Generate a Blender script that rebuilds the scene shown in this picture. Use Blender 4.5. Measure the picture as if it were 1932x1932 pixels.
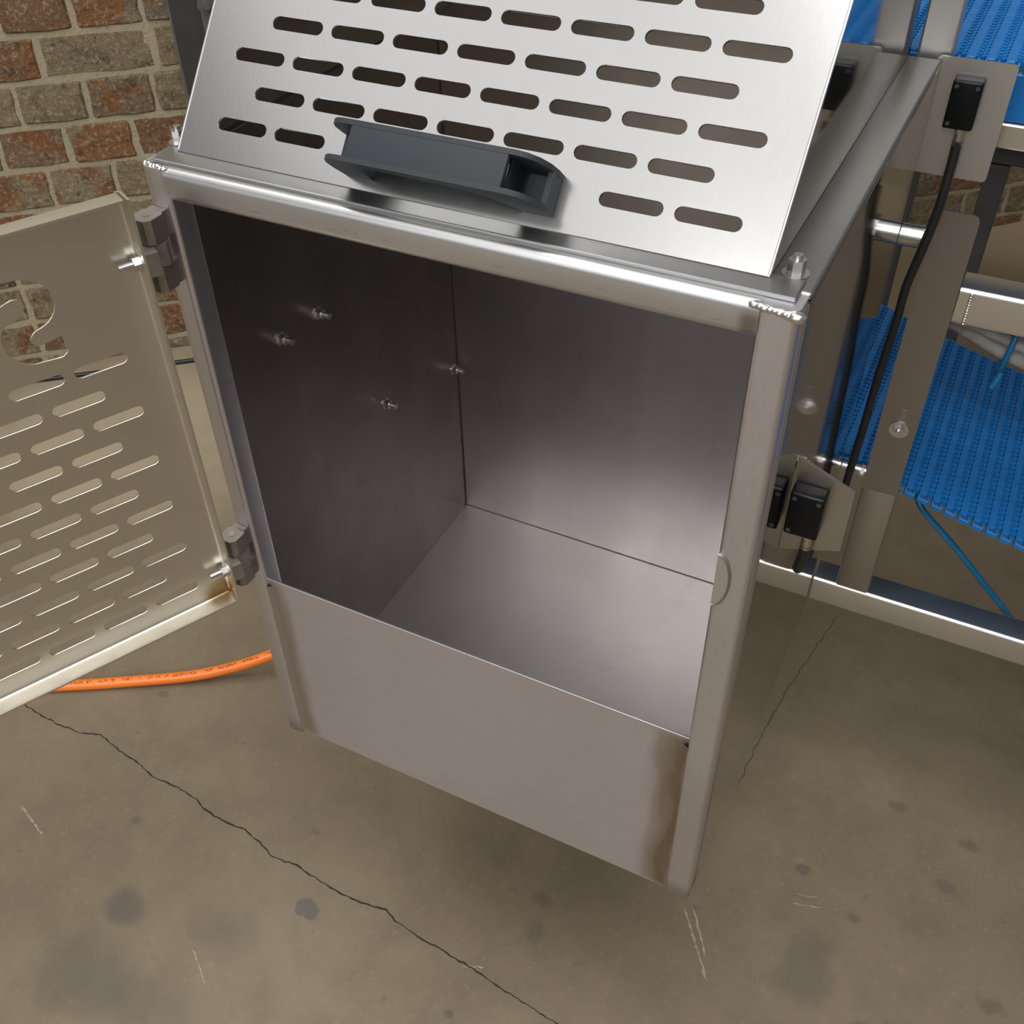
import bpy, bmesh, math, random
from mathutils import Vector, Matrix

for o in list(bpy.data.objects): bpy.data.objects.remove(o)
scene = bpy.context.scene
C = scene.collection
rnd = random.Random(7)

# ------------------------------------------------------------------ camera
CAM_POS = Vector((0.58995, -0.54276, 1.34757))
RX = Vector((0.8945685, 0.4466192, -0.0166900))
RD = Vector((0.2862875, -0.6013044, -0.7459708))
RF = Vector((-0.3432007, 0.6625439, -0.6657694))
cd = bpy.data.cameras.new('camera'); cam = bpy.data.objects.new('camera', cd); C.objects.link(cam)
cd.sensor_width = 36.0; cd.lens = 1956.444 / 1932.0 * 36.0; cd.clip_start = 0.02; cd.clip_end = 60
m = Matrix((RX, -RD, -RF)).transposed().to_4x4(); m.translation = CAM_POS
cam.matrix_world = m
scene.camera = cam

# ------------------------------------------------------------------ light
W = bpy.data.worlds.new('world'); scene.world = W; W.use_nodes = True
bg = W.node_tree.nodes['Background']; bg.inputs[0].default_value = (1.0, 0.975, 0.95, 1); bg.inputs[1].default_value = 0.20

def area(name, loc, target, sx, sy, energy, col=(1, 1, 1)):
    l = bpy.data.lights.new(name, 'AREA'); l.shape = 'RECTANGLE'; l.size = sx; l.size_y = sy
    l.energy = energy; l.color = col
    o = bpy.data.objects.new(name, l); C.objects.link(o); o.location = loc
    o.rotation_euler = (Vector(target) - Vector(loc)).to_track_quat('-Z', 'Y').to_euler()
    return o
area('overhead_fill', (-1.1, -1.6, 5.4), (-1.1, -1.6, 0), 6.0, 5.0, 75, (1.0, 0.99, 0.98))  # added light panel overhead to lift the hood's reflection, not a known source
area('skylight', (1.3, -0.8, 5.0), (1.3, -0.8, 0), 2.8, 1.9, 90, (1.0, 0.99, 0.97))
area('skylight_front', (0.4, -4.5, 4.3), (0.3, -0.6, 0.4), 2.6, 1.9, 135, (1.0, 0.99, 0.97))
area('roller_door_daylight', (-1.2, -5.6, 2.0), (0.2, 0.2, 0.8), 4.0, 3.0, 45, (0.88, 0.94, 1.0))
area('skylight_left', (-1.5, 0.7, 4.3), (-1.4, 0.7, 0), 1.5, 1.5, 30, (1.0, 0.985, 0.95))

vs = scene.view_settings
vs.view_transform = 'Standard'; vs.look = 'None'; vs.gamma = 1; vs.use_curve_mapping = False
vs.exposure = 0.12

# ------------------------------------------------------------------ materials
def newmat(name):
    m = bpy.data.materials.new(name); m.use_nodes = True
    nt = m.node_tree; b = nt.nodes['Principled BSDF']
    return m, nt, b
def N(nt, typ, **kw):
    n = nt.nodes.new(typ)
    for k, v in kw.items():
        if k in n.inputs.keys() if hasattr(n.inputs, 'keys') else False: n.inputs[k].default_value = v
        else: setattr(n, k, v)
    return n
def coords(nt, scale=(1, 1, 1), kind='Object'):
    t = nt.nodes.new('ShaderNodeTexCoord'); mp = nt.nodes.new('ShaderNodeMapping')
    mp.inputs['Scale'].default_value = scale
    nt.links.new(t.outputs[kind], mp.inputs['Vector']); return mp.outputs[0]
def noise(nt, vec, scale, detail=4, rough=.55):
    n = nt.nodes.new('ShaderNodeTexNoise'); n.inputs['Scale'].default_value = scale
    n.inputs['Detail'].default_value = detail; n.inputs['Roughness'].default_value = rough
    nt.links.new(vec, n.inputs['Vector']); return n.outputs['Fac']
def ramp(nt, fac, stops):
    r = nt.nodes.new('ShaderNodeValToRGB'); e = r.color_ramp.elements
    while len(e) < len(stops): e.new(.5)
    for i, (p, c) in enumerate(stops):
        e[i].position = p; e[i].color = (c, c, c, 1) if not isinstance(c, tuple) else (*c[:3], 1)
    nt.links.new(fac, r.inputs[0]); return r.outputs[0]
def mix(nt, fac, a, b, mode='MIX'):
    n = nt.nodes.new('ShaderNodeMix'); n.data_type = 'RGBA'; n.blend_type = mode
    for s, v in ((n.inputs[0], fac), (n.inputs[6], a), (n.inputs[7], b)):
        if isinstance(v, (int, float)): s.default_value = v
        elif isinstance(v, tuple): s.default_value = (*v[:3], 1)
        else: nt.links.new(v, s)
    return n.outputs[2]
def math_(nt, op, a, b=0.0, c=None):
    n = nt.nodes.new('ShaderNodeMath'); n.operation = op
    for s, v in zip(n.inputs, (a, b, c)):
        if v is None: continue
        if isinstance(v, (int, float)): s.default_value = v
        else: nt.links.new(v, s)
    return n.outputs[0]
def maprange(nt, v, a, b, c=0., d=1., smooth=True):
    n = nt.nodes.new('ShaderNodeMapRange'); n.interpolation_type = 'SMOOTHSTEP' if smooth else 'LINEAR'
    nt.links.new(v, n.inputs[0])
    for i, x in enumerate((a, b, c, d)): n.inputs[1 + i].default_value = x
    return n.outputs[0]
def bump(nt, b, h, strength, dist=.001):
    n = nt.nodes.new('ShaderNodeBump'); n.inputs['Strength'].default_value = strength; n.inputs['Distance'].default_value = dist
    nt.links.new(h, n.inputs['Height']); nt.links.new(n.outputs[0], b.inputs['Normal'])
def sep(nt, kind='Object'):
    t = nt.nodes.new('ShaderNodeTexCoord'); s = nt.nodes.new('ShaderNodeSeparateXYZ')
    nt.links.new(t.outputs[kind], s.inputs[0]); return s.outputs

def steel(name, base=(.56, .545, .53), rough=.32, brush=(60, 60, 4), brush_amt=.10, smudge=.10, tint=None, bumps=.06, streak=0.):
    m, nt, b = newmat(name); b.inputs['Metallic'].default_value = 1.0
    v = coords(nt)
    big = noise(nt, v, 9, 4, .6)
    col = mix(nt, ramp(nt, big, [(.3, 0.), (.75, 1.)]), tuple(x * (1 - smudge) for x in base), base)
    spots = ramp(nt, noise(nt, v, 38, 5, .7), [(.60, 0.), (.74, 1.)])
    col = mix(nt, math_(nt, 'MULTIPLY', spots, smudge * 1.6), col, tuple(x * .45 for x in base))
    if streak: col = mix(nt, math_(nt, 'MULTIPLY', ramp(nt, noise(nt, coords(nt, (16, 16, .7)), 1.0, 4, .6), [(.35, 0.), (.7, 1.)]), streak), col, tuple(x * .62 for x in base))
    if tint: col = tint(nt, col)
    nt.links.new(col, b.inputs['Base Color'])
    br = noise(nt, coords(nt, brush), 14, 3, .6)
    sm = noise(nt, v, 5, 3, .5)
    r = math_(nt, 'ADD', rough - brush_amt, math_(nt, 'MULTIPLY', br, brush_amt))
    r = math_(nt, 'ADD', r, math_(nt, 'MULTIPLY', sm, brush_amt))
    nt.links.new(r, b.inputs['Roughness'])
    if bumps: bump(nt, b, br, bumps, .0006)
    return m

def weld_tint(nt, col):          # heat colours left by the welds beside both posts of the front panel
    s = sep(nt); v = coords(nt, (1, 1, .35))
    wob = math_(nt, 'MULTIPLY', math_(nt, 'SUBTRACT', noise(nt, v, 22, 4), .5), .045)
    xr = math_(nt, 'ADD', s[0], wob)
    right = math_(nt, 'MULTIPLY', maprange(nt, xr, .436, .462), maprange(nt, s[0], .485, .474))
    left = math_(nt, 'MULTIPLY', maprange(nt, math_(nt, 'SUBTRACT', s[0], math_(nt, 'MULTIPLY', wob, .5)), .052, .034), maprange(nt, s[0], .010, .020))
    zz = math_(nt, 'MULTIPLY', maprange(nt, s[2], .606, .590), maprange(nt, s[2], .340, .352))
    f = math_(nt, 'MULTIPLY', math_(nt, 'ADD', math_(nt, 'MULTIPLY', right, .9), math_(nt, 'MULTIPLY', left, .75)), zz)
    col = mix(nt, f, col, (.40, .325, .265))
    core = math_(nt, 'MULTIPLY', math_(nt, 'MULTIPLY', maprange(nt, xr, .460, .466), maprange(nt, xr, .476, .470)), zz)
    return mix(nt, math_(nt, 'MULTIPLY', core, .5), col, (.25, .18, .13))
def rail_marks(nt, col):         # dark rolling marks along the tube faces and the blueing of the corner weld
    s = sep(nt)
    n = ramp(nt, noise(nt, coords(nt, (12, 1, 60)), 9, 3, .6), [(.60, 0.), (.68, 1.)])
    band = math_(nt, 'MULTIPLY', maprange(nt, s[2], 1.0125, 1.0145), maprange(nt, s[2], 1.0175, 1.0155))
    col = mix(nt, math_(nt, 'MULTIPLY', math_(nt, 'MULTIPLY', band, n), .6), col, (.12, .115, .11))
    dx = math_(nt, 'ABSOLUTE', math_(nt, 'SUBTRACT', s[0], .4715))
    f = math_(nt, 'MULTIPLY', maprange(nt, dx, .010, .002), maprange(nt, s[2], 1.028, 1.018))
    return mix(nt, math_(nt, 'MULTIPLY', f, .7), col, (.22, .17, .16))
def post_marks(nt, col):
    s = sep(nt)
    n = ramp(nt, noise(nt, coords(nt, (80, 1, 9)), 7, 3, .6), [(.57, 0.), (.68, 1.)])
    col = mix(nt, math_(nt, 'MULTIPLY', n, .13), col, (.2, .18, .175))
    f = math_(nt, 'MULTIPLY', maprange(nt, s[2], .60, .50), .15)
    f2 = math_(nt, 'MULTIPLY', maprange(nt, s[2], .375, .348), .5)
    return mix(nt, math_(nt, 'ADD', f, f2), col, (.30, .255, .215))
def door_tint(nt, col):
    s = sep(nt)
    d = math_(nt, 'POWER', math_(nt, 'ADD', math_(nt, 'POWER', math_(nt, 'SUBTRACT', s[0], .0), 2.), math_(nt, 'ADD', math_(nt, 'POWER', math_(nt, 'ADD', s[1], .037), 2.), math_(nt, 'POWER', math_(nt, 'SUBTRACT', s[2], .612), 2.))), .5)
    f = maprange(nt, math_(nt, 'ADD', d, math_(nt, 'MULTIPLY', noise(nt, coords(nt), 60), .02)), .034, .018)
    return mix(nt, math_(nt, 'MULTIPLY', f, .85), col, (.36, .24, .10))

M = {}
M['steel_panel'] = steel('brushed_steel_panel', (.80, .785, .86), .42, (50, 50, 5), .10, .06, weld_tint)
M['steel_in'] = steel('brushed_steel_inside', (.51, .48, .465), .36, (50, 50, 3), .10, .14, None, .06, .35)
M['steel_left'] = steel('shaded_stained_side', (.40, .365, .345), .34, (50, 50, 3), .10, .22, None, .06, .4)  # inside steel darkened for the shade on the left wall, plus stain smudges
M['steel_floor'] = steel('brushed_steel_bottom', (.80, .755, .765), .44, (40, 4, 40), .10, .10)
M['steel_rail'] = steel('steel_tube_rail', (.68, .675, .68), .36, (3, 60, 60), .08, .06, rail_marks)
M['steel_post'] = steel('steel_tube_post', (.80, .785, .84), .36, (60, 60, 3), .10, .08, post_marks)
M['steel_side'] = steel('polished_steel_side', (.47, .455, .44), .055, (40, 40, 3), .02, .05, None, 0)
M['steel_hood'] = steel('satin_steel_hood', (.58, .58, .575), .22, (60, 6, 6), .05, .04, None, .03)
M['steel_door'] = steel('satin_steel_door', (.74, .70, .62), .38, (60, 60, 3), .08, .08, door_tint)
M['steel_frame'] = steel('steel_conveyor_frame', (.76, .735, .70), .30, (4, 40, 40), .08, .06)
M['steel_plate'] = steel('dull_steel_plate', (.58, .565, .54), .42, (40, 40, 40), .06, .05)
M['steel_ledge'] = steel('steel_ledge', (.33, .33, .33), .40, (6, 60, 60), .06, .06)
M['steel_tube_leg'] = steel('steel_leg_tube', (.46, .43, .39), .38, (40, 40, 4), .06, .05)
M['steel_leg'] = steel('dull_steel_leg', (.36, .335, .305), .38, (40, 40, 4), .06, .05)
M['bright'] = steel('bright_zinc', (.62, .62, .61), .30, (90, 90, 90), .05, .03, None, 0)
M['bead'] = steel('weld_bead_metal', (.80, .79, .78), .22, (90, 90, 90), .10, .10, None, .2)

def plain(name, col, rough=.5, metal=0., nscale=0, namt=.2, bmp=0., spec=.5):
    m, nt, b = newmat(name)
    b.inputs['Roughness'].default_value = rough; b.inputs['Metallic'].default_value = metal
    b.inputs['Specular IOR Level'].default_value = spec
    if nscale:
        f = noise(nt, coords(nt), nscale, 5, .6)
        c = mix(nt, ramp(nt, f, [(.3, 0.), (.7, 1.)]), tuple(x * (1 - namt) for x in col), tuple(min(1, x * (1 + namt * .5)) for x in col))
        nt.links.new(c, b.inputs['Base Color'])
        if bmp: bump(nt, b, f, bmp, .001)
    else: b.inputs['Base Color'].default_value = (*col, 1)
    return m
M['handle'] = plain('grey_plastic', (.036, .041, .048), .58, 0, 400, .08, .12, .3)
M['black'] = plain('black_plastic', (.004, .005, .006), .30, 0, 90, .2, 0, .22)
M['rubber'] = plain('black_cable', (.010, .011, .012), .42, 0, 120, .2)
M['blue'] = plain('blue_acetal', (.001, .150, .46), .38, 0, 35, .25, .05)
M['bluehose'] = plain('blue_hose', (.004, .14, .30), .35, 0, 60, .15)
M['darksteel'] = plain('dark_painted_steel', (.052, .054, .055), .42, 0, 20, .2, .05)
M['columnsteel'] = plain('grey_painted_column', (.060, .060, .056), .5, .35, 14, .2, .05)
M['columnface'] = plain('grey_column_face', (.125, .125, .118), .5, .2, 14, .2, .05)
M['gland'] = plain('nickel_gland', (.62, .56, .44), .3, 1., 50, .1)
M['hinge'] = plain('hinge_metal', (.36, .33, .295), .5, .9, 60, .15)
M['screw'] = plain('blackened_screw', (.12, .12, .12), .35, .8)
M['gap'] = plain('dark_gap', (.01, .01, .01), .8)
M['conduit'] = plain('grey_conduit', (.30, .29, .27), .6, 0, 60, .35, .1)

# orange hose with its small dark print
m, nt, b = newmat('orange_pvc'); b.inputs['Roughness'].default_value = .36
sx = sep(nt, 'UV')
pr = nt.nodes.new('ShaderNodeTexNoise'); pr.inputs['Scale'].default_value = 1; pr.inputs['Detail'].default_value = 2
mp = coords(nt, (420, 24, 1), 'UV'); nt.links.new(mp, pr.inputs['Vector'])
word = nt.nodes.new('ShaderNodeTexNoise'); word.inputs['Scale'].default_value = 1; word.inputs['Detail'].default_value = 0
mp2 = coords(nt, (75, .01, 1), 'UV'); nt.links.new(mp2, word.inputs['Vector'])
f = ramp(nt, pr.outputs['Fac'], [(.50, 0.), (.53, 1.)])
f = math_(nt, 'MULTIPLY', f, ramp(nt, word.outputs['Fac'], [(.46, 0.), (.48, 1.)]))
f = math_(nt, 'MULTIPLY', f, math_(nt, 'MULTIPLY', maprange(nt, sx[1], .165, .175), maprange(nt, sx[1], .255, .245)))
f = math_(nt, 'MULTIPLY', f, maprange(nt, sx[0], .30, .32))
nt.links.new(mix(nt, f, (.95, .225, .025), (.22, .035, .005)), b.inputs['Base Color'])
M['orange'] = m

# concrete floor
m, nt, b = newmat('concrete_floor'); b.inputs['Roughness'].default_value = .62
v = coords(nt)
n1 = noise(nt, v, 2.2, 5, .6); n2 = noise(nt, v, 11, 6, .65); n3 = noise(nt, v, 85, 4, .7)
col = mix(nt, ramp(nt, n1, [(.32, 0.), (.68, 1.)]), (.168, .130, .083), (.220, .174, .116))
col = mix(nt, math_(nt, 'MULTIPLY', ramp(nt, n2, [(.42, 0.), (.70, 1.)]), .55), col, (.134, .107, .070))
col = mix(nt, math_(nt, 'MULTIPLY', ramp(nt, n3, [(.56, 0.), (.76, 1.)]), .38), col, (.31, .265, .185))
col = mix(nt, math_(nt, 'MULTIPLY', ramp(nt, noise(nt, v, 34, 4, .7), [(.64, 0.), (.72, 1.)]), .45), col, (.10, .083, .064))
# fine pale scuffs
sc = ramp(nt, noise(nt, coords(nt, (26, 210, 1)), 1.0, 3, .7), [(.68, 0.), (.75, 1.)])
col = mix(nt, math_(nt, 'MULTIPLY', sc, .28), col, (.42, .37, .29))
s = sep(nt)
def blob(col, x, y, rx, ry, c, amt, rag=.5, sc_=22, edge=.45):
    dx = math_(nt, 'DIVIDE', math_(nt, 'SUBTRACT', s[0], x), rx); dy = math_(nt, 'DIVIDE', math_(nt, 'SUBTRACT', s[1], y), ry)
    d = math_(nt, 'SQRT', math_(nt, 'ADD', math_(nt, 'MULTIPLY', dx, dx), math_(nt, 'MULTIPLY', dy, dy)))
    d = math_(nt, 'ADD', d, math_(nt, 'MULTIPLY', math_(nt, 'SUBTRACT', noise(nt, v, sc_, 4, .6), .5), rag * 2))
    return mix(nt, math_(nt, 'MULTIPLY', maprange(nt, d, 1.0, 1.0 - edge), amt), col, c)
col = blob(col, -1.0, .65, .55, .50, (.40, .33, .225), .85, .4, 5, .8)  # stronger light near the wall put into the floor colour
col = blob(col, .75, 2.2, 1.0, .8, (.33, .26, .16), .8, .4, 5, .6)            # brighter light on the far floor, painted in as a paler tone
col = blob(col, -.222, -.161, .040, .034, (.095, .085, .070), .65, .25, 20, .6)      # round oil stain
col = blob(col, -.17, -.255, .15, .070, (.105, .090, .068), .60, .5, 9, .9)           # wide stain, with the shadow on this floor painted in
col = blob(col, -.08, -.13, .07, .05, (.12, .098, .072), .5, .5, 12, .9)
col = blob(col, .007, -.0535, .019, .015, (.105, .095, .085), .85, .55, 60, .15)      # chipped patch
col = blob(col, .30, .055, .016, .022, (.105, .088, .070), .6, .7, 50, .6)
col = blob(col, .64, .17, .045, .07, (.12, .098, .070), .6, .7, 18, .6)
col = blob(col, .74, .03, .05, .05, (.26, .235, .10), .35, .7, 20, .7)
for (bx_, by_, br_, ba_) in ((.29, .10, .020, .55), (.25, -.09, .010, .6), (.68, .26, .014, .6), (.72, .12, .020, .5), (.86, .22, .022, .5), (.80, .44, .016, .6), (.56, -.02, .018, .5), (.70, .46, .018, .5), (-.30, -.05, .012, .5), (-.42, .15, .014, .5), (-.05, .05, .012, .4)):
    col = blob(col, bx_, by_, br_, br_ * .7, (.095, .078, .056), ba_, .9, 55, .7)
col = blob(col, .60, .30, .012, .012, (.10, .085, .065), .7, .6, 50, .5)
col = blob(col, .78, .36, .02, .014, (.11, .09, .07), .6, .7, 50, .6)
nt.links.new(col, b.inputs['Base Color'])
nt.links.new(math_(nt, 'ADD', .50, math_(nt, 'MULTIPLY', n2, .28)), b.inputs['Roughness'])
bump(nt, b, n3, .18, .001)
M['floor'] = m
M['crack'] = plain('floor_crack_dark', (.022, .018, .014), .9, 0, 60, .3)
M['scratch'] = plain('pale_scratch', (.36, .31, .24), .8, 0, 120, .4)

# bricks and mortar
m, nt, b = newmat('weathered_brick'); b.inputs['Roughness'].default_value = .9; b.inputs['Specular IOR Level'].default_value = .2
oi = nt.nodes.new('ShaderNodeObjectInfo'); t = nt.nodes.new('ShaderNodeTexCoord')
add = nt.nodes.new('ShaderNodeVectorMath'); add.operation = 'ADD'
cmb = nt.nodes.new('ShaderNodeCombineXYZ')
for i in range(3): nt.links.new(math_(nt, 'MULTIPLY', oi.outputs['Random'], 37.0 + 11 * i), cmb.inputs[i])
nt.links.new(t.outputs['Object'], add.inputs[0]); nt.links.new(cmb.outputs[0], add.inputs[1]); v = add.outputs[0]
r1 = oi.outputs['Random']; r2 = math_(nt, 'FRACT', math_(nt, 'MULTIPLY', r1, 13.7))
base = ramp(nt, r1, [(0.0, (.235, .180, .100)), (.35, (.270, .215, .135)), (.62, (.200, .155, .100)), (.93, (.215, .115, .058))])
pn = noise(nt, v, 9, 2, .5)
patch = math_(nt, 'MULTIPLY', ramp(nt, pn, [(.52, 0.), (.56, 1.)]), maprange(nt, r2, .30, .6))
col = mix(nt, math_(nt, 'MULTIPLY', patch, .8), base, (.250, .100, .036))
dk = ramp(nt, noise(nt, v, 13, 3, .6), [(.55, 0.), (.68, 1.)])
col = mix(nt, math_(nt, 'MULTIPLY', dk, .7), col, (.075, .052, .045))
gr = noise(nt, v, 110, 5, .78)
col = mix(nt, math_(nt, 'MULTIPLY', ramp(nt, gr, [(.52, 0.), (.62, 1.)]), .60), col, (.48, .41, .28))
col = mix(nt, math_(nt, 'MULTIPLY', ramp(nt, noise(nt, v, 75, 5, .75), [(.54, 0.), (.66, 1.)]), .7), col, (.055, .042, .032))
nt.links.new(col, b.inputs['Base Color']); bump(nt, b, math_(nt, 'ADD', gr, noise(nt, v, 40, 4, .6)), 1.0, .006)
M['brick'] = m
m, nt, b = newmat('mortar'); b.inputs['Roughness'].default_value = .95; b.inputs['Specular IOR Level'].default_value = .2
v = coords(nt); gr = noise(nt, v, 120, 5, .7)
col = mix(nt, noise(nt, v, 9, 3), (.340, .290, .190), (.420, .365, .250))
col = mix(nt, math_(nt, 'MULTIPLY', ramp(nt, gr, [(.55, 0.), (.75, 1.)]), .6), col, (.14, .11, .075))
nt.links.new(col, b.inputs['Base Color']); bump(nt, b, gr, .8, .004)
M['mortar'] = m

# ------------------------------------------------------------------ mesh helpers
def obj(name, bm, mat, parent=None, smooth=None):
    me = bpy.data.meshes.new(name)
    if isinstance(bm, bmesh.types.BMesh):
        bmesh.ops.recalc_face_normals(bm, faces=bm.faces); bm.to_mesh(me); bm.free()
    else: me = bm; me.name = name
    o = bpy.data.objects.new(name, me); C.objects.link(o)
    if mat is not None:
        me.materials.clear(); me.materials.append(mat if not isinstance(mat, str) else M[mat])
    if smooth is not None:
        me.polygons.foreach_set('use_smooth', [True] * len(me.polygons))
        me.set_sharp_from_angle(angle=math.radians(smooth))
    if parent is not None: attach(o, parent)
    return o
ABS = {}
def attach(o, p):
    o.parent = p; o.matrix_parent_inverse = ABS.get(p.name, Matrix()).inverted() if p.name in ABS else Matrix()
def thing(name, loc, label, cat, group=None, kind=None):
    o = bpy.data.objects.new(name, None); C.objects.link(o); o.location = loc; o.empty_display_size = .05
    ABS[o.name] = Matrix.Translation(Vector(loc))
    tag(o, label, cat, group, kind); return o
def tag(o, label=None, cat=None, group=None, kind=None):
    if label: o['label'] = label
    if cat: o['category'] = cat
    if group: o['group'] = group
    if kind: o['kind'] = kind
    return o

def add_box(bm, lo, hi, mat4=None, bevel=0, seg=2):
    lo, hi = Vector(lo), Vector(hi)
    vs_ = [bm.verts.new((x, y, z)) for x in (lo.x, hi.x) for y in (lo.y, hi.y) for z in (lo.z, hi.z)]
    idx = [(0, 1, 3, 2), (4, 6, 7, 5), (0, 4, 5, 1), (2, 3, 7, 6), (0, 2, 6, 4), (1, 5, 7, 3)]
    fs = [bm.faces.new([vs_[i] for i in f]) for f in idx]
    geo = vs_
    if bevel:
        es = list({e for f in fs for e in f.edges})
        r = bmesh.ops.bevel(bm, geom=es, offset=bevel, segments=seg, affect='EDGES', profile=.5)
        geo = list({v for f in r['faces'] for v in f.verts} | {v for v in vs_ if v.is_valid})
    if mat4 is not None: bmesh.ops.transform(bm, matrix=mat4, verts=[v for v in geo if v.is_valid])
    return geo
def box(lo, hi, bevel=0, mat4=None, seg=2):
    bm = bmesh.new(); add_box(bm, lo, hi, mat4, bevel, seg); return bm

def frame_from(d):
    d = Vector(d).normalized(); q = d.to_track_quat('Z', 'Y'); return q.to_matrix().to_4x4()
def add_cyl(bm, p0, p1, r0, r1=None, n=20, rot=0.0):
    r1 = r0 if r1 is None else r1; p0, p1 = Vector(p0), Vector(p1); F = frame_from(p1 - p0).to_3x3()
    a = []; b2 = []
    for i in range(n):
        t = 2 * math.pi * i / n + rot; e = F @ Vector((math.cos(t), math.sin(t), 0))
        a.append(bm.verts.new(p0 + e * r0)); b2.append(bm.verts.new(p1 + e * r1))
    for i in range(n): bm.faces.new((a[i], a[(i + 1) % n], b2[(i + 1) % n], b2[i]))
    bm.faces.new(a[::-1]); bm.faces.new(b2)
def catmull(P, n=8):
    P = [Vector(p) for p in P]; Q = [P[0] * 2 - P[1]] + P + [P[-1] * 2 - P[-2]]; out = []
    for i in range(1, len(Q) - 2):
        for k in range(n):
            t = k / n; a, b_, c, d = Q[i - 1:i + 3]
            out.append(.5 * ((2 * b_) + (c - a) * t + (2 * a - 5 * b_ + 4 * c - d) * t * t + (3 * b_ - a - 3 * c + d) * t ** 3))
    out.append(P[-1]); return out
def tube(P, r, n=14, sub=8, caps=True):
    pts = catmull(P, sub); bm = bmesh.new(); uvl = bm.loops.layers.uv.new('UVMap'); rings = []; L = [0]
    d0 = (pts[1] - pts[0]).normalized(); s1 = d0.cross(Vector((0, 0, 1)))
    s1 = s1.normalized() if s1.length > .2 else Vector((1, 0, 0))
    for i, p in enumerate(pts):
        d = (pts[min(i + 1, len(pts) - 1)] - pts[max(i - 1, 0)]).normalized()
        s1 = (s1 - d * s1.dot(d)).normalized(); s2 = s1.cross(d)
        rings.append([bm.verts.new(p + (s1 * math.cos(2 * math.pi * k / n) + s2 * math.sin(2 * math.pi * k / n)) * r) for k in range(n)])
        if i: L.append(L[-1] + (p - pts[i - 1]).length)
    for i in range(len(rings) - 1):
        for k in range(n):
            f = bm.faces.new((rings[i][k], rings[i][(k + 1) % n], rings[i + 1][(k + 1) % n], rings[i + 1][k]))
            for l, uv in zip(f.loops, ((L[i], k / n), (L[i], (k + 1) / n), (L[i + 1], (k + 1) / n), (L[i + 1], k / n))): l[uvl].uv = uv
    if caps: bm.faces.new(rings[0][::-1]); bm.faces.new(rings[-1])
    return bm
def stadium(x0, x1, yc, h, n=7):
    r = h / 2; pts = []
    for k in range(n + 1):
        t = -math.pi / 2 + math.pi * k / n; pts.append((x1 - r + r * math.cos(t), yc + r * math.sin(t)))
    for k in range(n + 1):
        t = math.pi / 2 + math.pi * k / n; pts.append((x0 + r + r * math.cos(t), yc + r * math.sin(t)))
    return pts
def sheet(name, outline, holes, thick, mat4, mat, parent=None):
    """flat sheet with real cut-outs; local xy plane, thickness along local z, then placed by mat4"""
    cu = bpy.data.curves.new(name, 'CURVE'); cu.dimensions = '2D'; cu.fill_mode = 'BOTH'; cu.extrude = thick / 2
    for pts in [outline] + holes:
        sp = cu.splines.new('POLY'); sp.points.add(len(pts) - 1); sp.use_cyclic_u = True
        for p, q in zip(sp.points, pts): p.co = (q[0], q[1], 0, 1)
    t = bpy.data.objects.new('tmp', cu); C.objects.link(t)
    dg = bpy.context.evaluated_depsgraph_get(); dg.update()
    me = bpy.data.meshes.new_from_object(t.evaluated_get(dg)); bpy.data.objects.remove(t); bpy.data.curves.remove(cu)
    me.transform(mat4); bm = bmesh.new(); bm.from_mesh(me); bpy.data.meshes.remove(me)
    bmesh.ops.remove_doubles(bm, verts=bm.verts, dist=1e-6)
    return obj(name, bm, mat, parent)
def extrude_profile(pts, vec, cap=True):
    bm = bmesh.new(); a = [bm.verts.new(p) for p in pts]; b_ = [bm.verts.new(Vector(p) + Vector(vec)) for p in pts]; n = len(pts)
    for i in range(n): bm.faces.new((a[i], a[(i + 1) % n], b_[(i + 1) % n], b_[i]))
    if cap: bm.faces.new(a); bm.faces.new(b_[::-1])
    return bm
def tube_profile(w, h, r, n=4):
    out = []
    for cx, cy, t0 in ((w - r, h - r, 0), (r, h - r, 90), (r, r, 180), (w - r, r, 270)):
        for k in range(n + 1):
            t = math.radians(t0 + 90 * k / n); out.append((cx + r * math.cos(t), cy + r * math.sin(t)))
    return out
def hexbolt(bm, p, d, rh=.006, hh=.005, rw=.0, hw=.0012, rs=.0, ls=.0):
    p, d = Vector(p), Vector(d).normalized(); q = p
    if rw: add_cyl(bm, q, q + d * hw, rw, n=24); q = q + d * hw
    add_cyl(bm, q, q + d * hh, rh, n=6, rot=.3); q = q + d * hh
    if rs: add_cyl(bm, q - d * .0005, q + d * ls, rs, n=14)

# ------------------------------------------------------------------ floor and brick wall
bm = bmesh.new()
for sgn in (0,):
    vv = [bm.verts.new(p) for p in ((-6, -7, 0), (6, -7, 0), (6, 6, 0), (-6, 6, 0))]; bm.faces.new(vv)
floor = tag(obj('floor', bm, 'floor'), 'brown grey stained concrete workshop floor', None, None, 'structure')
CR = [(-.80, .05), (-.70, .042), (-.64, .036), (-.5913, .0316), (-.5443, .0286), (-.4898, .0308), (-.4571, .0433), (-.4027, .0318), (-.3702, .0291), (-.3275, .0189), (-.2875, .0206), (-.242, .0171), (-.221, .0073), (-.1947, .0052), (-.1474, .0069), (-.1134, -.0004), (-.082, -.0111), (-.0445, -.0057), (-.0044, -.0113), (.033, -.0142), (.0675, -.0137), (.1047, -.0075), (.1241, -.0156), (.1511, -.019), (.1897, -.022), (.215, -.0239), (.2564, -.0271), (.2943, -.033), (.3262, -.036), (.3771, -.0416), (.45, -.052), (.55, -.06)]
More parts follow.
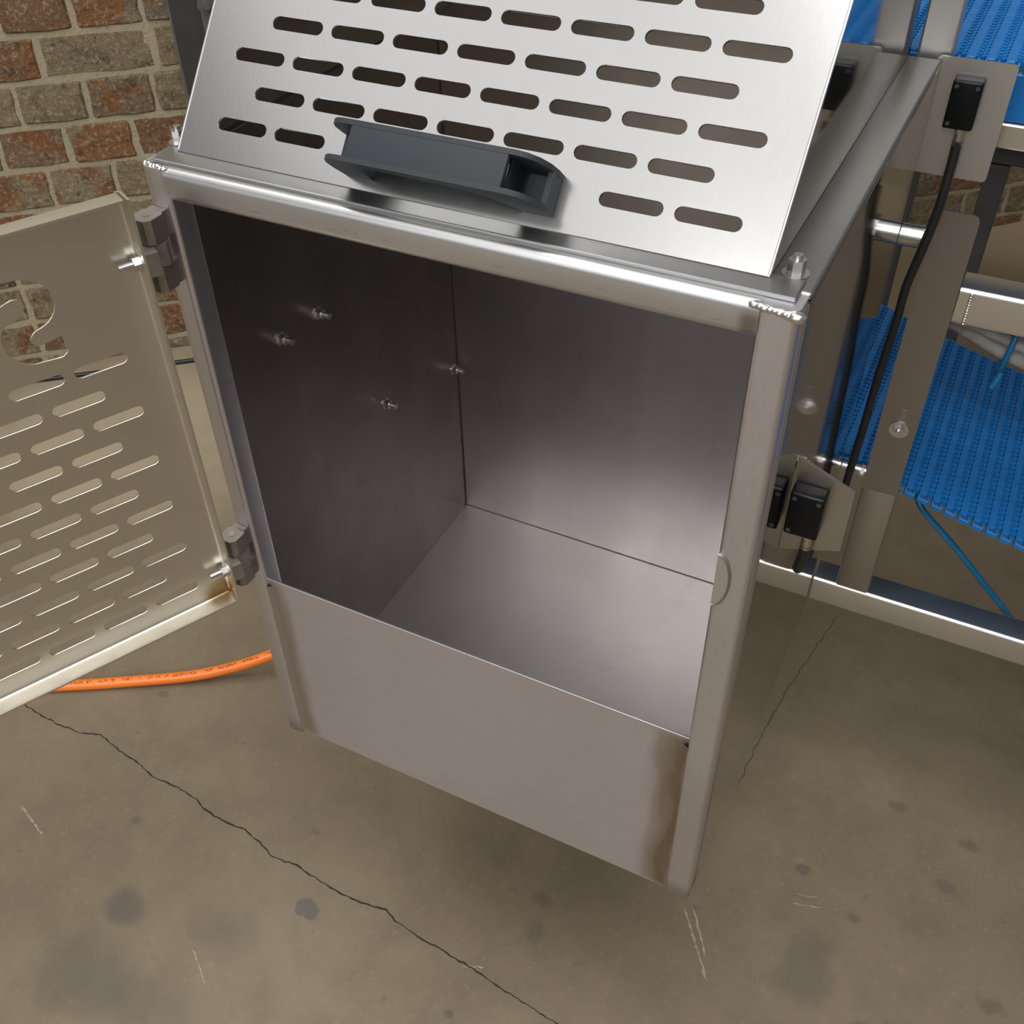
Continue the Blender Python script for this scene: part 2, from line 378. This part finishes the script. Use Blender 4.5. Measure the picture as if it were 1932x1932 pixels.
def ribbon(path, w, z=.0004, jit=.0012, step=.006, seed=1):
    r = random.Random(seed); P = []
    for a, b_ in zip(path, path[1:]):
        a, b_ = Vector(a), Vector(b_); n = max(1, int((b_ - a).length / step))
        for k in range(n): P.append(a.lerp(b_, k / n) + Vector((r.uniform(-jit, jit), r.uniform(-jit, jit))))
    P.append(Vector(path[-1])); bm = bmesh.new(); prev = None
    for i, p in enumerate(P):
        d = (P[min(i + 1, len(P) - 1)] - P[max(0, i - 1)]).normalized(); nrm = Vector((-d.y, d.x))
        ww = w * r.uniform(.35, 1.25) * (0.15 if i in (0, len(P) - 1) else 1) / 2
        a = bm.verts.new((*(p + nrm * ww), z)); b_ = bm.verts.new((*(p - nrm * ww), z))
        if prev: bm.faces.new((prev[0], a, b_, prev[1]))
        prev = (a, b_)
    return bm
obj('crack', ribbon(CR, .0022, seed=3), 'crack', floor)
obj('crack', ribbon([(.5283, .8014), (.515, .72), (.496, .6107), (.483, .50), (.4758, .3923)], .0009, seed=5, jit=.002), 'crack', floor)
for a, b_, w, sd in (((.468, .176), (.4993, .1335), .004, 1), ((.4993, .1335), (.5283, .093), .0035, 2), ((.482, .178), (.517, .122), .003, 4), ((-.473, -.1072), (-.4077, -.1294), .003, 6), ((-.0977, -.1666), (-.0513, -.1986), .0025, 7), ((.60, .26), (.63, .268), .0018, 8), ((.60, .245), (.64, .257), .0018, 9), ((.235, -.03), (.262, -.018), .0025, 10)):
    obj('scratch', ribbon([a, b_], w, .0003, .0008, .004, sd), 'scratch', floor)

YAW = .71839
WO = Vector((-1.089, .9877, 0)); WT = Vector((math.cos(YAW), math.sin(YAW), 0)); WN = Vector((-math.sin(YAW), math.cos(YAW), 0))
WM = Matrix((WT, WN, Vector((0, 0, 1)))).transposed().to_4x4(); WM.translation = WO    # local x along the wall, y into it
bm = box((-2.6, .0035, -.02), (4.2, .22, 2.9)); bmesh.ops.transform(bm, matrix=WM, verts=bm.verts)
wall = tag(obj('wall_left', bm, 'mortar'), 'weathered brick wall with pale mortar joints', None, None, 'structure')
def brick_mesh(L, H, seed):
    r = random.Random(seed); bm = box((0, 0, 0), (L, .1, H), .0035, None, 1)
    bmesh.ops.subdivide_edges(bm, edges=[e for e in bm.edges if e.calc_length() > .05], cuts=2, use_grid_fill=True)
    for v in bm.verts:
        if v.co.y < .05: v.co += Vector((r.uniform(-.0028, .0028), r.uniform(-.0016, .0016), r.uniform(-.0022, .0022)))
    bmesh.ops.recalc_face_normals(bm, faces=bm.faces)
    me = bpy.data.meshes.new('brick'); bm.to_mesh(me); bm.free(); me.materials.append(M['brick']); return me
BL = {}
for L in (.122, .19, .208):
    for k in range(3): BL[(L, k)] = brick_mesh(L, .076, int(L * 1000) + k)
BL[('c', 0)] = brick_mesh(.19, .026, 5)
known = {8: (-.035, .122), 7: (-.116, .208), 6: (-.182, .122), 5: (-.111, .157), 4: (-.169, .122)}
nb = 0
for c in range(0, 12):
    z = .726 - .086 * 8 + .086 * c            # bottom of the course
    x0, first = known.get(c, (-.1 + .066 * (c % 2), .122))
    r = random.Random(100 + c); spans = []
    x = x0 + .005; seq = [first]
    while x < 2.35:
        L = seq.pop() if seq else (.122 if r.random() < .72 else .19)
        if L == .157: L = .19 * .0 + .122
        spans.append((x, L)); x += L + .010
    x = x0 - .005
    while x > -.95:
        L = .122 if r.random() < .72 else .19
        x -= L; spans.append((x, L)); x -= .010
    for (x, L) in spans:
        if x > .75 and c > 5: continue
        o = bpy.data.objects.new('brick', BL[(L, r.randrange(3))]); C.objects.link(o); o.parent = wall
        o.matrix_basis = WM @ Matrix.Translation((x, r.uniform(-.0015, .0025), z)); nb += 1
x = -.9
while x < 2.3:
    o = bpy.data.objects.new('brick', BL[('c', 0)]); C.objects.link(o); o.parent = wall
    o.matrix_basis = WM @ Matrix.Translation((x, .001, .001)); x += .2; nb += 1

# ------------------------------------------------------------------ the bin
ZB, ZT, WX, DY, T = .344, 1.031, .5, .466, .025
ZP = .599                                   # upper edge of the front panel
bin_ = thing('steel_bin', (.25, .23, ZB), 'open stainless steel catch bin with a slotted hood and swung-open slotted door', 'bin')
def post(x0):
    pr = tube_profile(T, T, .0045, 5)
    if x0 == 0:         # the left tube is rounded off along its outer front corner
        R = .0115; pr = pr[:12] + [(R - R * math.cos(math.radians(90 * k / 8)), R - R * math.sin(math.radians(90 * k / 8))) for k in range(9)] + pr[18:]
    return extrude_profile([(x0 + a, b_, ZB) for a, b_ in pr], (0, 0, ZT - ZB - .0002))
obj('post', post(0), 'steel_post', bin_, 40); obj('post', post(WX - T), 'steel_post', bin_, 40)
pr = tube_profile(T, T, .006, 6)
obj('top_rail', extrude_profile([(T - .0015, a + .0001, ZT - T + b_) for a, b_ in pr], (WX - 2 * T + .003, 0, 0)), 'steel_rail', bin_, 40)
obj('front_panel', box((T - .004, .004, ZB), (WX - T + .004, .0062, ZP), .0004), 'steel_panel', bin_)
obj('bottom_panel', box((.004, .005, ZB - .0005), (WX - .003, DY, ZB + .0025), .0003), 'steel_floor', bin_)
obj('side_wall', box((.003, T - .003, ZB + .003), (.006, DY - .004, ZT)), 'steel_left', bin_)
sp = obj('side_wall', box((WX - .001, T - .008, ZB - .0003), (WX + .002, DY, ZT - .004), .0006), 'steel_side', bin_)
sp['label'] = 'mirror polished outer side wall'
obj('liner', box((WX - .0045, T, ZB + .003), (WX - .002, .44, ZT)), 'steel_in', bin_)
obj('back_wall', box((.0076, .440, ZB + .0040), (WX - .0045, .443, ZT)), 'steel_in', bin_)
obj('top_ledge', box((.007, .0085, ZT - .0003), (WX - .005, .0330, ZT + .0027), .0012), 'steel_ledge', bin_)
obj('side_ledge', box((WX - .030, .0205, ZT - .0035), (WX + .0018, DY, ZT + .0012), .0022, None, 3), 'steel_ledge', bin_, 40)
obj('side_ledge', box((.0, .0205, ZT - .0035), (.022, DY, ZT + .0012), .0022, None, 3), 'steel_ledge', bin_, 40)
# weld beads
def bead(p, r, seed):
    bm = bmesh.new(); bmesh.ops.create_icosphere(bm, subdivisions=2, radius=r); q = random.Random(seed)
    for v in bm.verts: v.co = Vector((v.co.x * 1.1, v.co.y * .9, v.co.z * .7)) * q.uniform(.88, 1.1)
    bmesh.ops.translate(bm, vec=p, verts=bm.verts); return bm
for k in range(9):
    obj('weld_bead', bead((WX - .027 + .0032 * k, .0012 + .0006 * math.sin(k * 2.1), ZT - .0022 - .0003 * k), .0038 + (.0016 if k > 6 else 0) * (1 if k < 8 else 1.2), k), 'bead', bin_, 60)
for k in range(7):
    obj('weld_bead', bead((.003 + .0034 * k, .0065 - .0006 * k + .0006 * math.sin(k * 2.1), ZT - .0006), .0030, 20 + k), 'bead', bin_, 60)
for x0, n_ in ((T - .001, 30), (WX - T + .001, 30)):          # fillet welds beside the front panel
    bm = bmesh.new(); q = random.Random(int(x0 * 1000)); prev = None
    for k in range(n_ + 1):
        z = ZB + .003 + (ZP - ZB - .012) * k / n_; w = .0035 * q.uniform(.7, 1.2); d = 1 if x0 < .2 else -1
        row = [bm.verts.new((x0 - d * .002, .0015, z)), bm.verts.new((x0 + d * w * .45, .0012 + q.uniform(0, .0010), z)), bm.verts.new((x0 + d * (w + .002), .0041, z))]
        if prev:
            for i in range(2): bm.faces.new((prev[i], prev[i + 1], row[i + 1], row[i]))
        prev = row
    obj('weld_seam', bm, 'steel_panel', bin_, 50)
# half round catch mark on the right post
bm = bmesh.new(); ring = []
zc = .800; cx = WX - T + .0005
pts = [(cx, zc + .026)] + [(cx + .011 * math.sin(t), zc + .026 * math.cos(t)) for t in [math.pi * k / 18 for k in range(1, 18)]] + [(cx, zc - .026)]
obj('latch_keeper', extrude_profile([(a, -.0009, b_) for a, b_ in pts], (0, .0022, 0)), 'steel_post', bin_)
obj('keeper_weld', tube([(a, -.0006, b_) for a, b_ in pts], .0011, 6, 2), 'hinge', bin_, 60)
# bolts inside, on the left wall
for (y, z) in ((.1728, .8118), (.1122, .8169), (.4275, .590), (.2691, .6391)):
    bm = bmesh.new(); hexbolt(bm, (.0058, y, z), (1, 0, 0), .0056, .0055, .0070, .0014, .0034, .0085)
    obj('wall_bolt', bm, 'bead', bin_, 30)
for (x, y) in ((.0062, .043), (.4862, .0395)):
    bm = bmesh.new(); hexbolt(bm, (x, y, ZT + .0010), (0, 0, 1), .0056, .009, .0085, .0018, .0030, .003)
    obj('ledge_bolt', bm, 'bright', bin_, 30)

# ---- slotted hood
TH = math.radians(50.18)
HM = Matrix((Vector((1, 0, 0)), Vector((0, math.cos(TH), math.sin(TH))), Vector((0, -math.sin(TH), math.cos(TH))))).transposed().to_4x4()
HM.translation = Vector((0, .0276, ZT + .0024))            # local x along the front, y up the slope, z outwards
HX0, HX1, HS = .0175, .4735, .30
holes = []
for k in range(10):
    s_ = .0265 + .02596 * k
    for i in range(8 if k % 2 == 0 else 7):
        if k == 0 and 2 <= i <= 5: continue
        x = .0480 + .051 * i + (.0255 if k % 2 else 0); holes.append(stadium(x, x + .0437, s_, .0098))
hood = sheet('hood', [(HX0, 0), (HX1, 0), (HX1, HS), (HX0, HS)], holes, .0022, HM, 'steel_hood', bin_)
hood['label'] = 'sloping hood plate with rows of slots'
ytop = .0276 + HS * math.cos(TH); ztop = ZT + .0035 + HS * math.sin(TH)
for x, mt in ((HX1 - .0022, 'steel_side'), (HX0, 'steel_in')):
    pts = [(x, .030, ZT + .002), (x, ytop + .001, ztop - .001), (x, DY, ztop - .001), (x, DY, ZT + .002)]
    o = obj('hood_side', extrude_profile(pts, (.0022, 0, 0)), mt, bin_)
obj('hood_top', box((HX0, ytop, ztop - .002), (HX1, DY, ztop)), 'steel_hood', bin_)
obj('hood_back', box((HX0, DY - .004, ZT + .0015), (HX1, DY - .002, ztop - .002)), 'steel_in', bin_)
# bright ground edge of the hood plate
for x in (HX0 - .0006, HX1 - .0012):
    bm = box((x, .001, -.0016), (x + .0018, HS, .0016), .0005, HM); obj('hood_edge', bm, 'bright', bin_)
# grip handle: two arched cheeks, a top plate and closed feet
def cheek(s0, s1):
    pr = [(.1665, 0), (.1655, .015), (.1665, .027), (.1695, .034), (.1745, .0385), (.181, .040), (.309, .040), (.3155, .0375), (.3215, .032), (.3258, .022), (.3272, .010), (.3268, 0), (.305, 0), (.301, .008), (.292, .018), (.278, .0255), (.258, .0295), (.212, .0305), (.198, .0295), (.193, .024), (.190, .012), (.188, 0)]
    bm = bmesh.new()
    a = [bm.verts.new((x, s0, n)) for x, n in pr]; b_ = [bm.verts.new((x, s1, n)) for x, n in pr]
    for i in range(len(pr)): bm.faces.new((a[i], a[(i + 1) % len(pr)], b_[(i + 1) % len(pr)], b_[i]))
    bm.faces.new(a); bm.faces.new(b_[::-1]); return bm
handle = bmesh.new()
def merge(dst, src, mat4=None):
    if mat4 is not None: bmesh.ops.transform(src, matrix=mat4, verts=src.verts)
    me = bpy.data.meshes.new('t'); bmesh.ops.recalc_face_normals(src, faces=src.faces); src.to_mesh(me); src.free(); dst.from_mesh(me); bpy.data.meshes.remove(me)
for s0, s1 in ((.0080, .0115), (.0325, .0360)): merge(handle, cheek(s0, s1))
merge(handle, box((.187, .010, .0345), (.3035, .034, .0398), .0012))
merge(handle, box((.1668, .010, 0), (.188, .034, .0035))); merge(handle, box((.305, .010, 0), (.3266, .034, .0035)))
merge(handle, box((.3228, .010, .001), (.3268, .034, .0165)))
merge(handle, box((.1660, .010, .001), (.1690, .034, .0110)))
merge(handle, box((.1875, .010, .0), (.1895, .034, .037))); merge(handle, box((.3010, .010, .0), (.3030, .034, .030)))
bmesh.ops.transform(handle, matrix=HM @ Matrix.Translation((0, 0, .0012)), verts=handle.verts)
hd = obj('handle', handle, 'handle', None, 35); attach(hd, hood); hd['label'] = 'dark grey plastic bridge handle'

# ---- door
PHI = 1.1002036; DO = Vector((-.0059734, -.0557792, 0))
DU = Vector((-math.cos(PHI), -math.sin(PHI), 0)); DN = Vector((math.sin(PHI), -math.cos(PHI), 0))
DM = Matrix((DU, Vector((0, 0, 1)), DN)).transposed().to_4x4(); DM.translation = DO     # local x = away from hinge, y = up, z = towards inside of door
U0, U1, Z0, Z1, RB, FD = -.0305, .440, .606, 1.0245, .0045, .019
holes = []
for k in range(11):
    for i in range(8):
        u = i * .05068 + (.02534 if k % 2 else 0)
        if u + .043 > U1 - .02: continue
        holes.append(stadium(u, u + .0428, .89375 - .026 * k, .0098))
SP = [(.0694, .9827), (.0619, .9823), (.0563, .9813), (.0512, .979), (.0472, .9766), (.0441, .9739), (.0422, .9712), (.0404, .9679), (.0391, .9635), (.0388, .9588), (.0394, .9544), (.0411, .9499), (.0439, .9463), (.0473, .9433), (.0513, .9412), (.0549, .94), (.058, .9393), (.0605, .9379), (.0629, .9355), (.0642, .9331), (.0639, .9306), (.0624, .9288), (.0598, .9274), (.0566, .9272), (.0536, .9275), (.047, .9283), (.0416, .9299), (.0412, .9241), (.0411, .9147), (.0459, .9117), (.0521, .9122), (.0602, .913), (.0668, .9134), (.0726, .9158), (.0774, .92), (.08, .9232), (.0819, .9271), (.0833, .9313), (.0837, .936), (.0833, .9401), (.0825, .9431), (.0805, .9465), (.078, .9493), (.0753, .9503), (.072, .9507), (.0683, .9523), (.0653, .954), (.0625, .9566), (.0606, .9594), (.0598, .9623), (.0604, .9653), (.0619, .9669), (.0636, .9677), (.0673, .9682), (.0716, .967), (.0752, .9658), (.0803, .9645), (.0802, .9781), (.0758, .981)]
holes.append(SP)
door = sheet('door', [(U0 + RB, Z0 + RB), (U1 - RB, Z0 + RB), (U1 - RB, Z1 - RB), (U0 + RB, Z1 - RB)], holes, .002, DM, 'steel_door', bin_)
door['label'] = 'swung-open slotted door with a cut-out letter'
def flange_profile():       # (a = outwards in sheet plane, n = towards inside)
    o_, i_ = [], []
    for k in range(7):
        t = math.pi / 2 * k / 6
        o_.append((RB * math.sin(t) * 1.0, -.001 + (RB) * (1 - math.cos(t)))); i_.append(((RB - .002) * math.sin(t), .001 + (RB - .002) * (1 - math.cos(t))))
    return [(p[0], p[1]) for p in o_] + [(RB, FD)] + [(RB - .002, FD)] + [(p[0], p[1]) for p in i_[::-1]]
FP = flange_profile()
def flange(name, org, out, run, trim=0.0):
    pts = [DM @ Vector((org[0] + out[0] * a, org[1] + out[1] * a, n)) for a, n in FP]
    v3 = DM.to_3x3() @ Vector((run[0], run[1], 0)); bm = extrude_profile(pts, v3)
    o = obj(name, bm, 'steel_door', None, 40); attach(o, door); return o
flange('flange', (U0 + RB, Z0 + RB), (0, -1), (U1 - U0 - 2 * RB + .0, 0))
flange('flange', (U0 + RB, Z1 - RB), (0, 1), (U1 - U0 - 2 * RB, 0))
flange('flange', (U0 + RB, Z0 + RB - .004), (-1, 0), (0, Z1 - Z0 - 2 * RB + .008))
flange('flange', (U1 - RB, Z0 + RB), (1, 0), (0, Z1 - Z0 - 2 * RB))
# hinges: two knuckles on the bin, one on the door, stud and nut through the door flange
HA = Vector((.0125, -.0150, 0))
def octo(c_, z0, z1, w, d, ang, ch=.005):
    pr = [(-w, -d + ch), (-w + ch, -d), (w - ch, -d), (w, -d + ch), (w, d - ch), (w - ch, d), (-w + ch, d), (-w, d - ch)]
    ca, sa = math.cos(ang), math.sin(ang)
    return extrude_profile([(c_.x + a * ca - b_ * sa, c_.y + a * sa + b_ * ca, z0) for a, b_ in pr], (0, 0, z1 - z0))
for zc in (.9700, .6420):
    for dz in (-.020, .020):
        bm = octo(HA, zc + dz - .0098, zc + dz + .0098, .0098, .0105, 0, .0042)
        merge(bm, box((HA.x - .0075, HA.y + .008, zc + dz - .0098), (HA.x + .0075, -.0002, zc + dz + .0098)))
        obj('hinge_knuckle', bm, 'hinge', bin_)
    bm = octo(HA, zc - .0095, zc + .0095, .0098, .0098, PHI, .0035)
    fl = DM @ Vector((U0, zc, .010))
    merge(bm, box((-.010, -.0085, -.0095), (.0, .0085, .0095), 0, Matrix.Translation(Vector((fl.x, fl.y, zc))) @ Matrix((DU, DN, Vector((0, 0, 1)))).transposed().to_4x4()))
    o = obj('hinge_knuckle', bm, 'hinge', None); attach(o, door)
    bm = bmesh.new(); add_cyl(bm, (HA.x, HA.y, zc - .031), (HA.x, HA.y, zc + .0305), .0035, n=14); obj('hinge_pin', bm, 'bright', bin_, 30)
    bm = bmesh.new(); p = DM @ Vector((U0 + .0015, zc, .0085)); hexbolt(bm, p, DU, .0058, .0055, .0075, .0012, .0031, .011)
    o = obj('hinge_stud', bm, 'bright', None, 30); attach(o, door)

# ---- lower safety switch on its bracket at the side of the bin
br = thing('switch_bracket', (.525, .102, .80), 'small black safety switch on a steel bracket at the bin side, near its front', 'switch')
pts = [(.5025, .852), (.549, .8320), (.549, .772), (.5025, .756)]
obj('bracket_plate', extrude_profile([(a, .100, b_) for a, b_ in pts], (0, .003, 0)), 'steel_tube_leg', br)
def switch(par, x0, x1, z0, z1, y1, th, glx, gly):
    obj('switch_body', box((x0, y1 - th, z0), (x1, y1, z1), .0022, None, 3), 'black', par, 35)
    bm = bmesh.new(); add_cyl(bm, (glx, gly, z0 + .001), (glx, gly, z0 - .004), .0046, n=6); add_cyl(bm, (glx, gly, z0 - .004), (glx, gly, z0 - .015), .0040, .0046, n=18)
    obj('gland', bm, 'gland', par, 30)
    for sx_, sz_ in ((x0 + .004, z1 - .005), (x1 - .004, z1 - .005), (x0 + .004, z0 + .005)):
        bm = bmesh.new(); add_cyl(bm, (sx_, y1 - th - .0006, sz_), (sx_, y1 - th + .002, sz_), .0019, n=12); obj('screw', bm, 'screw', par, 30)
switch(br, .5045, .5310, .788, .830, .0998, .016, .5235, .092)
obj('cable', tube([(.5235, .092, .776), (.5235, .092, .765), (.522, .093, .752), (.521, .099, .742), (.522, .112, .738), (.524, .14, .742), (.524, .2, .735)], .0045), 'rubber', br, 60)
bm = bmesh.new(); add_cyl(bm, (.5028, .112, .838), (.510, .112, .838), .0035, n=14); hexbolt(bm, (.5022, .112, .838), (1, 0, 0), .0055, .005)
obj('bracket_bolt', bm, 'bright', br, 30)

# ------------------------------------------------------------------ conveyor frame with its belts
cv = thing('conveyor', (.9, .70, .3486), 'blue modular belt conveyor on a stainless tube frame behind the bin', 'conveyor')
def xrail(name, x0, x1, y0, z0, s=.040, r=.0045):
    pr = tube_profile(s, s, r, 5); return obj(name, extrude_profile([(x0, y0 + a, z0 + b_) for a, b_ in pr], (x1 - x0, 0, 0)), 'steel_frame', cv, 40)
xrail('base_rail', .5035, 1.5, .465, .3486)
xrail('upper_rail', .5720, 1.5, .465, .7840)
bm = box((.531, .465, .3888), (.571, .505, .552), .003); obj('leg_tube', bm, 'steel_tube_leg', cv, 35)
pts = [(.531, .553)] + [(.571, .553)] + [(.571 - .008 + .008 * math.cos(t), .892 + .008 * math.sin(t)) for t in [math.pi / 2 * k / 6 for k in range(7)]] + [(.531, .900)]
lp = obj('leg_plate', extrude_profile([(a, .4625, b_) for a, b_ in pts], (0, .003, 0)), 'steel_leg', cv)
obj('leg_web', box((.531, .4655, .553), (.534, .500, .897)), 'steel_leg', cv)
bm = bmesh.new(); hexbolt(bm, (.5531, .4625, .6454), (0, -1, 0), .0065, .005, .0105, .0016, .0035, .002)
o = obj('leg_bolt', bm, 'bright', None, 30); attach(o, lp)
o = obj('adjusting_slot', box((.5510, .4621, .652), (.5565, .4632, .672)), 'hinge', None); attach(o, lp)
bm = bmesh.new(); q = random.Random(4)
for k in range(12):
    bm2 = bead((.5835, .4650, .7865 + .003 * k), .0020, 50 + k); merge(bm, bm2)
obj('weld_seam', bm, 'steel_frame', cv, 60)
for z, r in ((.862, .0110), (.566, .0050)):
    bm = bmesh.new(); add_cyl(bm, (.5025, .478, z), (.531, .478, z), r, n=24); obj('spacer', bm, 'bright', cv, 30)
    bm = bmesh.new(); add_cyl(bm, (.5245, .478, z), (.5285, .478, z), r * 1.35, n=6); obj('spacer_nut', bm, 'bright', cv, 30)
# upper switch plate
def rrect(x0, x1, z0, z1, r, n=4):
    out = []
    for cx, cz, t0 in ((x1 - r, z1 - r, 0), (x0 + r, z1 - r, 90), (x0 + r, z0 + r, 180), (x1 - r, z0 + r, 270)):
        for k in range(n + 1):
            t = math.radians(t0 + 90 * k / n); out.append((cx + r * math.cos(t), cz + r * math.sin(t)))
    return out
plate = thing('switch_plate', (.531, .470, .93), 'black safety switch on an upright grey steel plate behind the hood', 'switch')
obj('plate', extrude_profile([(a, .468, b_) for a, b_ in rrect(.4975, .565, .930, 1.0345, .004)], (0, .003, 0)), 'steel_plate', plate)
switch(plate, .5165, .5420, .979, 1.0215, .4678, .016, .5325, .459)
obj('cable', tube([(.5325, .459, .968), (.5330, .457, .945), (.5325, .452, .906), (.5280, .450, .864), (.5226, .450, .822), (.5219, .450, .780), (.5187, .450, .720), (.5168, .450, .635), (.5144, .450, .573), (.514, .455, .50)], .0044), 'rubber', plate, 60)
# post beside the hood and the upper frame
obj('hood_post', box((.4785, .476, 1.00), (.5085, .500, 1.40), .002), 'steel_plate', cv)

# modular belt rows
PIT = .0172
def belt_row(width, seed=0):
    bm = bmesh.new()
    add_box(bm, (-.0070, 0, -.004), (.0024, width, .0035), None, .0018, 2)          # smooth bar
    n = int(width / .0095)
    for k in range(n):
        y = .003 + k * .0095
        add_box(bm, (.0010, y, -.003), (.0090, y + .0052, .0028))                  # hinge knuckles
        add_box(bm, (.0030, y + .0012, .0026), (.0064, y + .0040, .0046))            # studs on top
        add_box(bm, (-.0100, y + .0058, -.003), (-.0060, y + .0092, .0022))
    # end loop
    for (x0, y0, x1, y1) in ((-.0070, -.010, .0064, -.0075), (-.0070, -.0075, -.0042, .001), (.0036, -.0075, .0064, .001)):
        add_box(bm, (x0, y0, -.0035), (x1, y1, .0030), None, .0008, 1)
    bmesh.ops.recalc_face_normals(bm, faces=bm.faces)
    me = bpy.data.meshes.new('belt_row'); bm.to_mesh(me); bm.free(); me.materials.append(M['blue']); return me
ROWM = belt_row(.352)
def make_belt(name, prof, x0, x1, y0, label):
    bt = bpy.data.objects.new(name, None); C.objects.link(bt); bt.empty_display_size = .05; bt['label'] = label
    bt.location = (0, 0, 0); attach(bt, cv)
    x = x0
    while x < x1:
        sl = (prof(x + .001) - prof(x - .001)) / .002; a = math.atan(sl)
        o = bpy.data.objects.new('belt_row', ROWM); C.objects.link(o); o.parent = bt
        o.matrix_basis = Matrix.Translation((x, y0, prof(x))) @ Matrix.Rotation(-a, 4, 'Y')
        x += PIT * math.cos(a)
    return bt
low = lambda x: .5315 - .285 * (x - .574) + .30 * (x - .574) ** 2
make_belt('return_belt', low, .420, 1.25, .513, 'sagging blue return belt')
make_belt('carry_belt', lambda x: 1.020 + .0 * x, .300, 1.25, .515, 'blue upper belt')
obj('wear_strip', box((.510, .509, .972), (1.4, .515, 1.0155), .002), 'blue', cv)
obj('strip_rail', box((.512, .507, .948), (1.4, .530, .9715), .002), 'steel_frame', cv)

# ------------------------------------------------------------------ hoses, cables and what stands behind
tag(obj('orange_hose', tube([(-.92, -.10, .0095), (-.75, -.01, .0095), (-.566, .092, .0095), (-.48, .142, .0105), (-.40, .190, .013), (-.345, .226, .022), (-.295, .262, .037), (-.24, .31, .06), (-.15, .40, .10), (-.05, .52, .14)], .0092, 20, 10), 'orange', None, 60), 'orange hose with small dark print lying on the floor behind the bin', 'hose')
tag(obj('black_cable', tube([(-1.55, .52, .005), (-1.3185, .7088, .005), (-1.2474, .7657, .005), (-1.14, .852, .005), (-1.0379, .9339, .005), (-.85, 1.09, .005), (-.6, 1.30, .005)], .0050, 12, 8), 'rubber', None, 60), 'black cable lying along the foot of the brick wall', 'cable')
tag(obj('blue_hose', tube([(.560, .60, .505), (.585, .58, .487), (.6028, .56, .469), (.6528, .56, .4248), (.70, .56, .379), (.7458, .56, .3341), (.80, .565, .26), (.86, .58, .17)], .0040, 12, 8), 'bluehose', None, 60), 'thin blue air hose hanging below the blue belt', 'hose')
cb = thing('conduit_bundle', (.62, .52, .72), 'dusty grey conduit tied under the upper frame rail with a blue cable tie', 'conduit')
obj('conduit', tube([(.560, .500, .772), (.585, .512, .757), (.61, .520, .742), (.64, .522, .730), (.68, .524, .722), (.76, .524, .720), (.95, .524, .728)], .0085, 14, 8), 'conduit', cb, 60)
obj('conduit', tube([(.560, .490, .778), (.60, .506, .764), (.64, .510, .751), (.70, .512, .744), (.95, .512, .744)], .0060, 12, 8), 'conduit', cb, 60)
rt = [(.634 + .003 * math.sin(t), .516 + .0185 * math.cos(t), .742 + .030 * math.sin(t)) for t in [2 * math.pi * k / 20 for k in range(21)]]
obj('cable_tie', tube(rt, .0032, 8, 2), 'bluehose', cb, 60)
obj('cable_tie_tail', tube([(.634, .499, .722), (.632, .496, .712), (.629, .494, .704)], .0032, 8, 4), 'bluehose', cb, 60)

bt = thing('dark_stand', (.60, 1.3, 0), 'dark grey square-tube stand seen behind the conveyor', 'stand')
for x in (.402, .540):
    obj('leg', box((x, 1.30, .0), (x + .036, 1.336, .62), .003), 'darksteel', bt)
obj('cross_beam', box((.30, 1.298, .621), (1.6, 1.338, .665), .003), 'darksteel', bt)
obj('top_board', box((.28, 1.28, .666), (1.6, 1.9, .690), .002), plain('dark_brown_board', (.045, .033, .022), .6, 0, 12, .3), bt)

# grey steel column in front of the wall
cl = thing('steel_column', (-.95, 1.08, 0), 'dark grey folded steel column in front of the brick wall, left of the hood', 'column')
WMI = lambda x, y, z: WM @ Vector((x, y, z))
def wbox(lo, hi, bev=.002):
    bm = box(lo, hi, bev); bmesh.ops.transform(bm, matrix=WM, verts=bm.verts); return bm
obj('web', wbox((.151, -.070, .0), (.205, -.064, 1.6), .001), 'columnsteel', cl)
obj('flange', wbox((.2055, -.085, .0), (.300, -.078, 1.6), .002), 'columnface', cl)
obj('flange', wbox((.2000, -.0835, .0), (.2055, -.0645, 1.6), .001), 'columnsteel', cl)
obj('edge', wbox((.146, -.070, .0), (.151, -.020, 1.6), .001), 'columnface', cl)
bm = bmesh.new(); p = WMI(.220, -.085, .770); hexbolt(bm, p, -WN, .011, .008, .018, .002, .006, .004)
obj('column_bolt', bm, 'columnface', cl, 30)
